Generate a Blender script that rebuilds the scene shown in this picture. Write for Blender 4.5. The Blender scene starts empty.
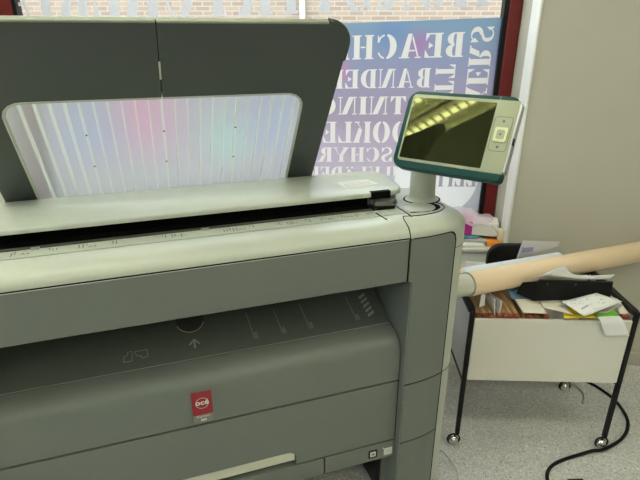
import bpy, bmesh, math, random
from mathutils import Vector, Matrix
random.seed(7)
R = math.radians
sc = bpy.context.scene
COL = sc.collection

# ------------------------------------------------------------------ helpers
class MB:
    """collects geometry; build() links it as one mesh object"""
    def __init__(s): s.v = []; s.f = []
    def add(s, vs, fs):
        b = len(s.v); s.v += [tuple(v) for v in vs]; s.f += [tuple(b+i for i in f) for f in fs]; return s
    def box(s, x0, x1, y0, y1, z0, z1, m=None):
        vs = [Vector((x, y, z)) for x in (x0, x1) for y in (y0, y1) for z in (z0, z1)]
        if m is not None: vs = [m @ v for v in vs]
        return s.add(vs, [(0,1,3,2),(4,6,7,5),(0,4,5,1),(2,3,7,6),(0,2,6,4),(1,5,7,3)])
    def loft(s, rings, cap=True, closed=True):
        n = len(rings[0]); vs = [p for r in rings for p in r]; fs = []
        for i in range(len(rings)-1):
            for j in range(n if closed else n-1):
                k = (j+1) % n
                fs.append((i*n+j, i*n+k, (i+1)*n+k, (i+1)*n+j))
        if cap:
            fs.append(tuple(range(n))[::-1]); fs.append(tuple((len(rings)-1)*n+j for j in range(n)))
        return s.add(vs, fs)
    def prism(s, pts, a, b):
        """pts: callable map (p, t) is given by building 3D rings"""
        return s.loft([[a(p) for p in pts], [b(p) for p in pts]])
    def yz(s, prof, x0, x1): return s.loft([[(x0, y, z) for y, z in prof], [(x1, y, z) for y, z in prof]])
    def xy(s, out, z0, z1): return s.loft([[(x, y, z0) for x, y in out], [(x, y, z1) for x, y in out]])
    def xz(s, out, y0, y1): return s.loft([[(x, y0, z) for x, z in out], [(x, y1, z) for x, z in out]])
    def tube(s, pts, r, n=10, cap=True):
        pts = [Vector(p) for p in pts]; rings = []; up = None
        for i, p in enumerate(pts):
            t = (pts[min(i+1, len(pts)-1)] - pts[max(i-1, 0)]).normalized()
            if up is None:
                up = Vector((0, 0, 1)) if abs(t.z) < .9 else Vector((1, 0, 0))
            u = t.cross(up).normalized(); w = u.cross(t).normalized(); up = w
            rr = r[i] if isinstance(r, (list, tuple)) else r
            rings.append([p + u*rr*math.cos(2*math.pi*k/n) + w*rr*math.sin(2*math.pi*k/n) for k in range(n)])
        return s.loft(rings, cap)
    def lathe(s, prof, c, n=32, sx=1., sy=1.):
        """prof: (r, z)"""
        return s.loft([[(c[0]+r*sx*math.cos(2*math.pi*k/n), c[1]+r*sy*math.sin(2*math.pi*k/n), c[2]+z) for k in range(n)] for r, z in prof])
    def grid(s, fn, nu, nv, thick=None):
        P = [[Vector(fn(i/nu, j/nv)) for j in range(nv+1)] for i in range(nu+1)]
        idx = lambda i, j: i*(nv+1)+j
        vs = [p for r in P for p in r]
        fs = [(idx(i,j), idx(i+1,j), idx(i+1,j+1), idx(i,j+1)) for i in range(nu) for j in range(nv)]
        return s.add(vs, fs)
    def tf(s, m): s.v = [tuple(m @ Vector(v)) for v in s.v]; return s
    def build(s, name, mat, parent=None, off=(0,0,0), smooth=35, bevel=0, seg=2, solid=0):
        me = bpy.data.meshes.new(name)
        o = Vector(off)
        me.from_pydata([tuple(Vector(v)-o) for v in s.v], [], s.f)
        bm = bmesh.new(); bm.from_mesh(me); bmesh.ops.recalc_face_normals(bm, faces=bm.faces); bm.to_mesh(me); bm.free()
        me.materials.append(mat)
        if smooth:
            me.shade_smooth(); me.set_sharp_from_angle(angle=R(smooth))
        ob = bpy.data.objects.new(name, me); COL.objects.link(ob)
        if parent is not None: ob.parent = parent
        if solid:
            m = ob.modifiers.new('solid', 'SOLIDIFY'); m.thickness = solid; m.offset = 0
        if bevel:
            m = ob.modifiers.new('bevel', 'BEVEL'); m.width = bevel; m.segments = seg; m.limit_method = 'ANGLE'; m.angle_limit = R(40)
            m.harden_normals = False
        return ob

def tag(o, label=None, cat=None, group=None, kind=None):
    if label: o['label'] = label
    if cat: o['category'] = cat
    if group: o['group'] = group
    if kind: o['kind'] = kind
    return o
def empty(name, loc, rz=0):
    e = bpy.data.objects.new(name, None); COL.objects.link(e); e.location = loc; e.rotation_euler = (0, 0, rz)
    e.empty_display_size = .05
    return e
def arc(cx, cy, r, a0, a1, n, ry=None):
    ry = r if ry is None else ry
    return [(cx + r*math.cos(R(a0+(a1-a0)*i/n)), cy + ry*math.sin(R(a0+(a1-a0)*i/n))) for i in range(n+1)]
def rrect(x0, x1, y0, y1, r, n=6):
    """rounded rectangle, r = (bl, br, tr, tl) or a number"""
    if not isinstance(r, tuple): r = (r,)*4
    a, b, c, d = r
    return (arc(x0+a, y0+a, a, 180, 270, n) + arc(x1-b, y0+b, b, 270, 360, n) +
            arc(x1-c, y1-c, c, 0, 90, n) + arc(x0+d, y1-d, d, 90, 180, n))
def spline(pts, n=8):
    pts = [Vector(p) for p in pts]; out = []
    for i in range(len(pts)-1):
        p0, p1, p2, p3 = pts[max(i-1,0)], pts[i], pts[i+1], pts[min(i+2,len(pts)-1)]
        for k in range(n):
            t = k/n
            out.append(.5*((2*p1)+(p2-p0)*t+(2*p0-5*p1+4*p2-p3)*t*t+(3*p1-p0-3*p2+p3)*t**3))
    return out+[pts[-1]]

# ------------------------------------------------------------------ materials
def mat(name, col, rough=.5, metal=0, spec=.5, noise=0, nscale=40, bump=0, bscale=300, coat=0):
    m = bpy.data.materials.new(name); m.use_nodes = True
    nt = m.node_tree; b = nt.nodes['Principled BSDF']
    b.inputs['Base Color'].default_value = (*col, 1); b.inputs['Roughness'].default_value = rough
    b.inputs['Metallic'].default_value = metal; b.inputs['Specular IOR Level'].default_value = spec
    b.inputs['Coat Weight'].default_value = coat
    tc = nt.nodes.new('ShaderNodeTexCoord')
    nz = nt.nodes.new('ShaderNodeTexNoise'); nz.inputs['Scale'].default_value = nscale; nz.inputs['Detail'].default_value = 4
    nt.links.new(tc.outputs['Object'], nz.inputs['Vector'])
    mx = nt.nodes.new('ShaderNodeMix'); mx.data_type = 'RGBA'
    k = noise or .02
    mx.inputs['A'].default_value = (*[c*(1-k) for c in col], 1); mx.inputs['B'].default_value = (*[min(1, c*(1+k)) for c in col], 1)
    nt.links.new(nz.outputs['Fac'], mx.inputs['Factor']); nt.links.new(mx.outputs['Result'], b.inputs['Base Color'])
    if bump:
        n2 = nt.nodes.new('ShaderNodeTexNoise'); n2.inputs['Scale'].default_value = bscale
        nt.links.new(tc.outputs['Object'], n2.inputs['Vector'])
        bp = nt.nodes.new('ShaderNodeBump'); bp.inputs['Strength'].default_value = bump; bp.inputs['Distance'].default_value = .001
        nt.links.new(n2.outputs['Fac'], bp.inputs['Height']); nt.links.new(bp.outputs['Normal'], b.inputs['Normal'])
    return m
def emit(name, col, st):
    m = bpy.data.materials.new(name); m.use_nodes = True; nt = m.node_tree; nt.nodes.clear()
    e = nt.nodes.new('ShaderNodeEmission'); e.inputs[0].default_value = (*col, 1); e.inputs[1].default_value = st
    o = nt.nodes.new('ShaderNodeOutputMaterial'); nt.links.new(e.outputs[0], o.inputs[0]); return m

SHELL = mat('shell_light_grey', (.445, .475, .405), .30, spec=.5, bump=.05, bscale=900)
PANEL = mat('panel_grey_green', (.142, .160, .143), .44, noise=.04, nscale=60, bump=.25, bscale=700)
HOOD = mat('hood_grey_green', (.036, .046, .043), .5, spec=.3, noise=.03, coat=.55)
HOOD.node_tree.nodes['Principled BSDF'].inputs['Coat Roughness'].default_value = .28; HOOD.node_tree.nodes['Principled BSDF'].inputs['Coat IOR'].default_value = 1.6
TRAYM = mat('tray_grey', (.092, .103, .088), .46, noise=.05, bump=.25, bscale=600)
TRIMM = mat('trim_mid_green_grey', (.21, .23, .175), .45)
BLACK = mat('black_plastic', (.006, .006, .006), .5, spec=.2)
BLACKM = mat('black_metal', (.007, .007, .0075), .42, spec=.25)
DARK = mat('dark_gap', (.005, .005, .005), .8, spec=.05)
DARKGREY = mat('dark_grey_plastic', (.05, .053, .045), .45)
HANDLE = mat('handle_beige', (.56, .56, .45), .4)
GREEN = mat('bezel_green', (.003, .045, .038), .42, spec=.25)
CREAM = mat('bezel_cream', (.30, .32, .215), .42)
SILVER = mat('silver_trim', (.42, .43, .44), .35, metal=.5)
CHROME = mat('chrome', (.75, .75, .75), .18, metal=1)
REDB = mat('badge_red', (.27, .007, .016), .35)
BADGEG = mat('badge_grey', (.20, .19, .165), .4)
WHITEP = mat('print_white', (.72, .72, .68), .5)
PRINTG = mat('print_light_grey', (.34, .35, .30), .5)
INK = mat('print_ink', (.10, .10, .10), .6)
LABELW = mat('label_white', (.62, .63, .56), .5)
GOLD = mat('dimple_rim', (.55, .50, .34), .3)
WALL = mat('wall_paint', (.455, .44, .37), .85, noise=.02, nscale=8, bump=.1, bscale=200)
WALLW = mat('wall_white', (.78, .78, .75), .7, noise=.02, nscale=6)
SILLM = mat('sill_white', (.62, .61, .57), .5)
CEIL = mat('ceiling_paint', (.62, .62, .56), .9)
REDF = mat('window_red', (.13, .006, .006), .38, noise=.05)
CARTW = mat('cart_white', (.70, .68, .61), .55, noise=.02, nscale=5)
CARTLIT = mat('cart_side_lit', (.88, .89, .90), .5)  # cart white made paler and cooler, painting in daylight on the left panel
KRAFT = mat('kraft_card', (.46, .30, .14), .75, noise=.12, nscale=30)
REDC = mat('folder_red', (.24, .045, .03), .5, noise=.15, nscale=80)
ROLLM = mat('roll_kraft', (.80, .62, .43), .6, noise=.03, nscale=12)
ROLLW = mat('roll_white', (.72, .77, .84), .55)
CORE = mat('roll_core', (.60, .60, .52), .5)
PAPER = mat('paper_white', (.78, .78, .77), .8, noise=.02)
PAPERC = mat('paper_cream', (.74, .70, .60), .8, noise=.04)
PAPERG = mat('paper_grey', (.42, .40, .36), .8, noise=.04)
YELLOW = mat('folder_yellow', (.70, .52, .02), .5)
LIME = mat('folder_green', (.17, .55, .04), .5)
BLUE = mat('folder_blue', (.16, .28, .46), .5)
CARTON = mat('carton_white', (.70, .69, .66), .6)
MAGENTA = mat('carton_magenta', (.45, .02, .24), .5)
ORANGE = mat('orange_pack', (.75, .28, .03), .5, noise=.2, nscale=60)
YCREAM = mat('cream_box', (.68, .62, .42), .6)
CABLEG = mat('cable_grey', (.45, .43, .38), .5)

def floor_mat():
    m = mat('floor_speckled', (.42, .40, .36), .5)
    nt = m.node_tree; b = nt.nodes['Principled BSDF']; tc = nt.nodes['Texture Coordinate']
    v = nt.nodes.new('ShaderNodeTexVoronoi'); v.inputs['Scale'].default_value = 240
    nt.links.new(tc.outputs['Object'], v.inputs['Vector'])
    cr = nt.nodes.new('ShaderNodeValToRGB')
    e = cr.color_ramp.elements
    e[0].position = 0; e[0].color = (.30, .30, .30, 1); e[1].position = 1; e[1].color = (.82, .82, .82, 1)
    for p, c in ((.15, .52), (.45, .57), (.8, .61)):
        n = e.new(p); n.color = (c, c, c*.99, 1)
    sx = nt.nodes.new('ShaderNodeSeparateColor'); nt.links.new(v.outputs['Color'], sx.inputs[0])
    nt.links.new(sx.outputs[0], cr.inputs['Fac'])
    n1 = nt.nodes.new('ShaderNodeTexNoise'); n1.inputs['Scale'].default_value = 7
    nt.links.new(tc.outputs['Object'], n1.inputs['Vector'])
    mx = nt.nodes.new('ShaderNodeMix'); mx.data_type = 'RGBA'; mx.blend_type = 'MULTIPLY'; mx.inputs['Factor'].default_value = .12
    nt.links.new(cr.outputs['Color'], mx.inputs['A']); nt.links.new(n1.outputs['Fac'], mx.inputs['B'])
    nt.links.new(mx.outputs['Result'], b.inputs['Base Color'])
    return m
FLOOR = floor_mat()

def brick_mat():
    m = mat('brick_wall', (.6, .42, .28), .85)
    nt = m.node_tree; b = nt.nodes['Principled BSDF']; tc = nt.nodes['Texture Coordinate']
    mp = nt.nodes.new('ShaderNodeMapping'); mp.inputs['Rotation'].default_value = (R(90), 0, 0)
    nt.links.new(tc.outputs['Object'], mp.inputs['Vector'])
    br = nt.nodes.new('ShaderNodeTexBrick'); br.inputs['Scale'].default_value = 1
    br.inputs['Brick Width'].default_value = .25; br.inputs['Row Height'].default_value = .075; br.inputs['Mortar Size'].default_value = .010
    br.inputs['Color1'].default_value = (.27, .205, .145, 1); br.inputs['Color2'].default_value = (.215, .155, .108, 1)
    br.inputs['Mortar'].default_value = (.29, .265, .23, 1)
    nt.links.new(mp.outputs[0], br.inputs['Vector']); nt.links.new(br.outputs['Color'], b.inputs['Base Color'])
    return m
BRICK = brick_mat()

def film_mat():
    """blue to lavender translucent print with pink, blue and mint patches"""
    m = bpy.data.materials.new('window_film_print'); m.use_nodes = True; nt = m.node_tree; nt.nodes.clear()
    N = nt.nodes.new; L = nt.links.new
    tc = N('ShaderNodeTexCoord'); sp = N('ShaderNodeSeparateXYZ'); L(tc.outputs['Object'], sp.inputs[0])
    mr = N('ShaderNodeMapRange'); mr.inputs['From Min'].default_value = .65; mr.inputs['From Max'].default_value = 1.56
    L(sp.outputs['Z'], mr.inputs['Value'])
    cr = N('ShaderNodeValToRGB'); e = cr.color_ramp.elements
    e[0].position = 0; e[0].color = (.66, .66, .70, 1); e[1].position = 1; e[1].color = (.30, .47, .70, 1)
    for p, c in ((.22, (.62, .55, .64)), (.40, (.58, .46, .62)), (.62, (.53, .44, .64)), (.78, (.42, .43, .68))):
        n = e.new(p); n.color = (*c, 1)
    L(mr.outputs[0], cr.inputs['Fac'])
    last = cr.outputs['Color']
    spots = [((-.80, 1.16), .27, (.95, .22, .62)), ((-1.08, 1.10), .30, (.30, .40, .80)), ((-.42, 1.05), .20, (.42, .85, .80)),
             ((-.20, 1.12), .26, (.36, .50, .88)), ((.06, 1.36), .10, (.80, .30, .60)), ((.42, 1.46), .09, (.55, .30, .62)),
             ((-1.3, 1.2), .2, (.75, .70, .66)), ((.30, 1.50), .12, (.25, .38, .72)), ((.0, 1.02), .2, (.62, .50, .68))]
    for (px, pz), r, c in spots:
        cb = N('ShaderNodeCombineXYZ'); L(sp.outputs['X'], cb.inputs['X']); L(sp.outputs['Z'], cb.inputs['Z'])
        d = N('ShaderNodeVectorMath'); d.operation = 'DISTANCE'; L(cb.outputs[0], d.inputs[0]); d.inputs[1].default_value = (px, 0, pz)
        q = N('ShaderNodeMapRange'); q.interpolation_type = 'SMOOTHSTEP'
        q.inputs['From Min'].default_value = 0; q.inputs['From Max'].default_value = r
        q.inputs['To Min'].default_value = .85; q.inputs['To Max'].default_value = 0
        L(d.outputs['Value'], q.inputs['Value'])
        mx = N('ShaderNodeMix'); mx.data_type = 'RGBA'; L(q.outputs[0], mx.inputs['Factor']); L(last, mx.inputs['A'])
        mx.inputs['B'].default_value = (*c, 1); last = mx.outputs['Result']
    tr = N('ShaderNodeBsdfTranslucent'); hs = N('ShaderNodeMix'); hs.data_type = 'RGBA'; hs.blend_type = 'MULTIPLY'; hs.inputs['Factor'].default_value = 1; L(last, hs.inputs['A']); hs.inputs['B'].default_value = (.50, .52, .475, 1); last = hs.outputs['Result']
    L(last, tr.inputs['Color'])
    df = N('ShaderNodeBsdfDiffuse'); L(last, df.inputs['Color'])
    ms = N('ShaderNodeMixShader'); ms.inputs[0].default_value = .25; L(tr.outputs[0], ms.inputs[1]); L(df.outputs[0], ms.inputs[2])
    tp = N('ShaderNodeBsdfTransparent'); tm = N('ShaderNodeMix'); tm.data_type = 'RGBA'; tm.inputs['Factor'].default_value = .05; L(last, tm.inputs['A']); tm.inputs['B'].default_value = (1, 1, 1, 1); L(tm.outputs['Result'], tp.inputs['Color'])
    m2 = N('ShaderNodeMixShader'); m2.inputs[0].default_value = .30; L(ms.outputs[0], m2.inputs[1]); L(tp.outputs[0], m2.inputs[2])
    o = N('ShaderNodeOutputMaterial'); L(m2.outputs[0], o.inputs[0]); return m
FILM = film_mat()
def vinyl(name, col, t=.75, clear=0):
    m = bpy.data.materials.new(name); m.use_nodes = True; nt = m.node_tree; nt.nodes.clear(); N = nt.nodes.new; L = nt.links.new
    tr = N('ShaderNodeBsdfTranslucent'); tr.inputs['Color'].default_value = (*col, 1)
    df = N('ShaderNodeBsdfDiffuse'); df.inputs['Color'].default_value = (*col, 1)
    ms = N('ShaderNodeMixShader'); ms.inputs[0].default_value = 1-t; L(tr.outputs[0], ms.inputs[1]); L(df.outputs[0], ms.inputs[2])
    last = ms
    if clear:
        tp = N('ShaderNodeBsdfTransparent'); m2 = N('ShaderNodeMixShader'); m2.inputs[0].default_value = clear
        L(ms.outputs[0], m2.inputs[1]); L(tp.outputs[0], m2.inputs[2]); last = m2
    o = N('ShaderNodeOutputMaterial'); L(last.outputs[0], o.inputs[0]); return m
LETTER = vinyl('letter_white_vinyl', (.45, .425, .39))
LETTERTOP = vinyl('letter_top_vinyl', (.37, .37, .365))
DISC = vinyl('disc_white_vinyl', (.46, .455, .44))
LETTERG = vinyl('letter_grey_vinyl', (.20, .197, .205))
FROST = vinyl('frosted_band', (.27, .278, .29))
WRAP = vinyl('plastic_wrap_pink', (.86, .74, .83), .4, .35)
CLEARW = vinyl('plastic_wrap_clear', (.80, .78, .80), .4, .25)
def glass_mat():
    m = bpy.data.materials.new('pane_glass'); m.use_nodes = True; nt = m.node_tree; nt.nodes.clear(); N = nt.nodes.new; L = nt.links.new
    tp = N('ShaderNodeBsdfTransparent'); tp.inputs[0].default_value = (.93, .96, .95, 1)
    gl = N('ShaderNodeBsdfGlossy'); gl.inputs['Roughness'].default_value = .02
    fr = N('ShaderNodeFresnel'); fr.inputs[0].default_value = 1.45
    ms = N('ShaderNodeMixShader'); L(fr.outputs[0], ms.inputs[0]); L(tp.outputs[0], ms.inputs[1]); L(gl.outputs[0], ms.inputs[2])
    o = N('ShaderNodeOutputMaterial'); L(ms.outputs[0], o.inputs[0]); return m
GLASS = glass_mat()
def sheet_mat():
    """frosted plastic of the delivery tray window"""
    m = bpy.data.materials.new('frosted_sheet'); m.use_nodes = True; nt = m.node_tree; nt.nodes.clear(); N = nt.nodes.new; L = nt.links.new
    rf = N('ShaderNodeBsdfRefraction'); rf.inputs['IOR'].default_value = 1.02; rf.inputs['Roughness'].default_value = .95
    rf.inputs['Color'].default_value = (.97, .97, .98, 1)
    tr = N('ShaderNodeBsdfTranslucent'); tr.inputs['Color'].default_value = (.48, .50, .515, 1)
    df = N('ShaderNodeBsdfDiffuse'); df.inputs['Color'].default_value = (.66, .68, .70, 1)
    m1 = N('ShaderNodeMixShader'); m1.inputs[0].default_value = .35; L(tr.outputs[0], m1.inputs[1]); L(df.outputs[0], m1.inputs[2])
    m2 = N('ShaderNodeMixShader'); m2.inputs[0].default_value = .45; L(rf.outputs[0], m2.inputs[1]); L(m1.outputs[0], m2.inputs[2])
    o = N('ShaderNodeOutputMaterial'); L(m2.outputs[0], o.inputs[0]); return m
SHEET = sheet_mat()
RIBM = vinyl('rib_plastic', (.90, .92, .90), .70)
def screen_mat():
    m = bpy.data.materials.new('screen_glass'); m.use_nodes = True; b = m.node_tree.nodes['Principled BSDF']
    b.inputs['Base Color'].default_value = (.012, .014, .006, 1); b.inputs['Roughness'].default_value = .025
    b.inputs['IOR'].default_value = 1.5; b.inputs['Specular Tint'].default_value = (.85, .88, .34, 1); return m
SCREEN = screen_mat()

def text_mb(body, size, M, squash=1., align='CENTER', bold=0):
    """letters as a flat mesh, placed by matrix M (x right, y up)"""
    cu = bpy.data.curves.new('lettering', 'FONT'); cu.body = body; cu.size = size; cu.align_x = align; cu.resolution_u = 3; cu.offset = bold
    ob = bpy.data.objects.new('lettering', cu); COL.objects.link(ob)
    dg = bpy.context.evaluated_depsgraph_get(); ev = ob.evaluated_get(dg); me = ev.to_mesh()
    mb = MB(); mb.add([M @ Vector((v.co.x*squash, v.co.y, 0)) for v in me.vertices], [tuple(p.vertices) for p in me.polygons])
    ev.to_mesh_clear(); bpy.data.objects.remove(ob); bpy.data.curves.remove(cu); return mb

# ------------------------------------------------------------------ camera
cam = bpy.data.cameras.new('camera'); co = bpy.data.objects.new('camera', cam); COL.objects.link(co)
co.location = (0, 0, 1.5); co.rotation_euler = (R(90-22), 0, 0)
cam.sensor_width = 36; cam.lens = 36*508/640; cam.clip_start = .02; sc.camera = co

# ------------------------------------------------------------------ room
WY, WF = 2.09, 2.31          # wall face, window plane
XL, XR, YB, ZC = -3.4, 2.6, -3.6, 2.85
tag(MB().box(XL-.1, XR+.1, YB-.1, 2.5, -.06, 0).build('floor', FLOOR), kind='structure')
tag(MB().box(XL-.1, XR+.1, YB-.1, 2.5, ZC, ZC+.08).build('ceiling', CEIL), kind='structure')
OX0, OX1, OZ0, OZ1 = -1.34, .834, .60, 2.55
w = MB(); w.box(OX1, XR+.1, WY, 2.5, 0, ZC); w.box(XL-.1, OX0, WY, 2.5, 0, ZC); w.box(OX0, OX1, WY, 2.5, OZ1, ZC)
tag(w.build('wall_back', WALL), kind='structure')
tag(MB().box(OX0, OX1, WY, 2.5, 0, OZ0-.002).build('wall_window_side', WALLW), kind='structure')
w = MB(); w.box(XL-.1, XL, YB, -1.6, 0, ZC); w.box(XL-.1, XL, 1.4, WY, 0, ZC); w.box(XL-.1, XL, -1.6, 1.4, 0, .75); w.box(XL-.1, XL, -1.6, 1.4, 2.5, ZC)
tag(w.build('wall_left', WALL), kind='structure')
tag(MB().box(XR, XR+.1, YB, WY, 0, ZC).build('wall_right', WALL), kind='structure')
tag(MB().box(XL-.1, XR+.1, YB-.1, YB, 0, ZC).build('wall_front', WALL), kind='structure')
tag(MB().box(OX1+.002, XR, WY-.012, WY, 0, .07).build('baseboard_back', WALL, bevel=.003), kind='structure')
tag(MB().box(OX1-.012, OX1+.0, WY-.006, WY+.08, OZ0+.018, OZ1).build('trim_1', WALLW, bevel=.005), kind='structure')
tag(MB().box(OX0, OX1-.001, WY-.012, WF-.02, OZ0-.002, OZ0+.017).build('window_sill_1', SILLM, bevel=.004), kind='structure')

# window_1: red frame, gasket, pane
win = tag(empty('window_1', (0, WF, OZ0)), kind='structure')
FO = (0, WF, OZ0)
fr = MB(); fr.box(.779, .832, WF-.02, WF+.06, .62, 2.53); fr.box(-1.335, -1.268, WF-.02, WF+.06, .62, 2.53)
fr.box(-1.268, .779, WF-.02, WF+.06, .62, .67); fr.box(-1.268, .779, WF-.02, WF+.06, 2.47, 2.53)
fr.build('window_frame', REDF, win, FO, bevel=.004)
gk = MB(); gk.box(.760, .779, WF-.012, WF+.03, .67, 2.47); gk.box(-1.268, -1.252, WF-.012, WF+.03, .67, 2.47); gk.box(-1.252, .76, WF-.012, WF+.03, .67, .684)
gk.build('gasket', BLACK, win, FO)
MB().add([(-1.26, WF+.012, .68), (.77, WF+.012, .68), (.77, WF+.012, 2.47), (-1.26, WF+.012, 2.47)], [(0,1,2,3)]).build('pane', GLASS, win, FO)

w2 = tag(empty('window_2_added', (XL-.05, -.1, .75)), kind='structure')  # unseen window added in the left wall to raise the daylight level
f2 = MB(); f2.box(XL-.08, XL-.02, -1.6, -1.55, .75, 2.5); f2.box(XL-.08, XL-.02, 1.35, 1.4, .75, 2.5); f2.box(XL-.08, XL-.02, -1.55, 1.35, .75, .80); f2.box(XL-.08, XL-.02, -1.55, 1.35, 2.45, 2.5); f2.box(XL-.08, XL-.02, -.125, -.075, .80, 2.45)
f2.build('window_frame', REDF, w2, (XL-.05, -.1, .75), bevel=.004)
MB().add([(XL-.05, -1.57, .78), (XL-.05, 1.37, .78), (XL-.05, 1.37, 2.47), (XL-.05, -1.57, 2.47)], [(0,1,2,3)]).build('pane', GLASS, w2, (XL-.05, -.1, .75))
# ---- stencil serif capitals (unit height), each a list of convex-ish polygons
def sect(cx, cy, ro, yo, ri, yi, a0, a1, n=10):
    o = arc(cx, cy, ro, a0, a1, n, yo); i = arc(cx, cy, ri, a0, a1, n, yi)
    return [[o[k], o[k+1], i[k+1], i[k]] for k in range(n)]
def rc(x0, x1, y0, y1): return [[(x0,y0),(x1,y0),(x1,y1),(x0,y1)]]
def stem(x, w=.24): return rc(x, x+w, 0, 1)+rc(x-.06, x+w+.06, 0, .055)+rc(x-.06, x+w+.06, .945, 1)
def thin(x, w=.055): return rc(x, x+w, 0, 1)+rc(x-.08, x+w+.08, 0, .05)+rc(x-.08, x+w+.08, .95, 1)
def glyphs():
    G = {}
    G['B'] = (stem(.06)+sect(.36,.745,.28,.255,.05,.20,-90,90)+sect(.36,.265,.32,.265,.07,.21,-90,90), .74)
    G['P'] = (stem(.06)+sect(.36,.72,.32,.28,.08,.22,-90,90), .72)
    G['R'] = (stem(.06)+sect(.36,.74,.29,.26,.06,.20,-90,90)+[[(.38,.48),(.62,.44),(.78,.06),(.55,.04)]]+rc(.55,.86,0,.06), .86)
    G['D'] = (stem(.06)+sect(.36,.5,.44,.5,.18,.43,-90,90,14), .84)
    E = stem(.06)+rc(.36,.66,.945,1)+rc(.36,.66,0,.055)+[[(.66,1),(.66,.68),(.52,.93)],[(.68,0),(.68,.34),(.52,.07)],[(.36,.5),(.54,.63),(.54,.37)]]
    G['E'] = (E, .72)
    G['F'] = (stem(.06)+rc(.36,.66,.945,1)+[[(.66,1),(.66,.68),(.52,.93)],[(.36,.5),(.54,.63),(.54,.37)]], .70)
    G['L'] = (stem(.06)+rc(.36,.66,0,.055)+[[(.68,0),(.68,.38),(.5,.06)]], .72)
    G['I'] = (stem(.06), .40)
    G['T'] = (rc(.26,.50,0,1)+rc(.20,.56,0,.055)+rc(.03,.73,.945,1)+[[(.03,1),(.03,.66),(.2,.95)],[(.73,1),(.73,.66),(.56,.95)]], .78)
    G['H'] = (stem(.06,.22)+stem(.54,.22)+rc(.32,.50,.47,.53), .86)
    G['N'] = (thin(.08)+[[(.14,1),(.38,1),(.70,0),(.62,0),(.46,.02)]]+thin(.74), .90)
    G['K'] = (stem(.06)+[[(.36,.46),(.42,.56),(.74,.97),(.67,.97)],[(.44,.60),(.62,.72),(.86,.04),(.60,.04)]]+rc(.56,.9,0,.055)+rc(.58,.84,.95,1), .90)
    G['A'] = ([[(.40,1),(.56,1),(.80,.03),(.54,.03)]]+[[(.37,.93),(.40,.80),(.17,.03),(.11,.03)]]+rc(.03,.27,0,.05)+rc(.48,.88,0,.05)+rc(.27,.54,.28,.34), .90)
    G['Ä'] = ([[(x, y*.80 if y < 1 else .80) for x, y in p] for p in G['A'][0]]+sect(.28,.93,.09,.08,.001,.001,0,360)+sect(.62,.93,.09,.08,.001,.001,0,360), .90)
    G['O'] = (sect(.44,.5,.42,.52,.16,.45,98,262,14)+sect(.46,.5,.42,.52,.16,.45,-82,82,14), .92)
    G['C'] = (sect(.44,.5,.42,.52,.16,.45,98,262,14)+sect(.46,.5,.33,.51,.27,.44,30,82)+sect(.46,.5,.33,.51,.27,.44,-82,-30)+[[(.72,.96),(.76,.96),(.76,.66),(.66,.72)]], .84)
    G['G'] = (G['C'][0]+rc(.56,.80,.02,.42)+rc(.50,.86,.40,.45), .88)
    G['S'] = (sect(.36,.74,.30,.28,.14,.21,80,265)+sect(.36,.26,.32,.28,.12,.21,-95,85)+[[(.10,.64),(.30,.60),(.62,.38),(.44,.34)]]+[[(.62,1),(.66,1),(.66,.66),(.52,.82)],[(.06,0),(.10,0),(.24,.18),(.06,.36)]]+sect(.36,.72,.28,.30,.24,.24,30,80)+sect(.36,.28,.28,.30,.24,.24,210,260), .74)
    G['Y'] = (rc(.32,.55,0,.46)+rc(.24,.62,0,.055)+[[(.32,.46),(.55,.46),(.28,.97),(.03,.97)],[(.56,.46),(.62,.52),(.84,.97),(.77,.97)]]+rc(0,.36,.95,1)+rc(.68,.94,.95,1), .92)
    G['Y'] = (G['Y'][0], .92)
    return G
GL = glyphs()
def lettering(body, sx, sz, place, gap=.07):
    mb = MB(); x = 0
    for ch in body:
        polys, wd = GL[ch]
        for p in polys: mb.add([place(x+px*sx, py*sz) for px, py in p], [tuple(range(len(p)))])
        x += (wd+gap)*sx
    return mb
def width(body, gap=.07): return sum(GL[c][1]+gap for c in body)
YF = WF+.006                   # the print sits on the pane, letters are left out of the print in white
from mathutils.geometry import delaunay_2d_cdt
def skew(x, z):
    """the print is mounted a little out of level"""
    return z+.034*(x-.61)*min(1, max(0, (z-1.1)/.46))
def row(body, xr, xl_ref, nref, z, h):
    """words seen from the back: starts at the right end xr; first nref letters end at xl_ref"""
    sx = (xr-xl_ref)/(width(body[:nref])-.07)
    mb = lettering(body, sx, h, lambda a, b: (xr-a, z+b))
    return mb
def column(body, x, ztop, ss, h):
    L_ = width(body)-.07
    return lettering(body, ss, h, lambda a, q: (x+q, ztop-L_*ss+a))
def clip(p, x0):
    """cut a polygon at x >= x0"""
    out = []
    for i in range(len(p)):
        a, b = p[i-1], p[i]
        if (a[0] >= x0) != (b[0] >= x0):
            t = (x0-a[0])/(b[0]-a[0]); out.append((x0, a[1]+(b[1]-a[1])*t))
        if b[0] >= x0: out.append(b)
    return out
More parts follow.
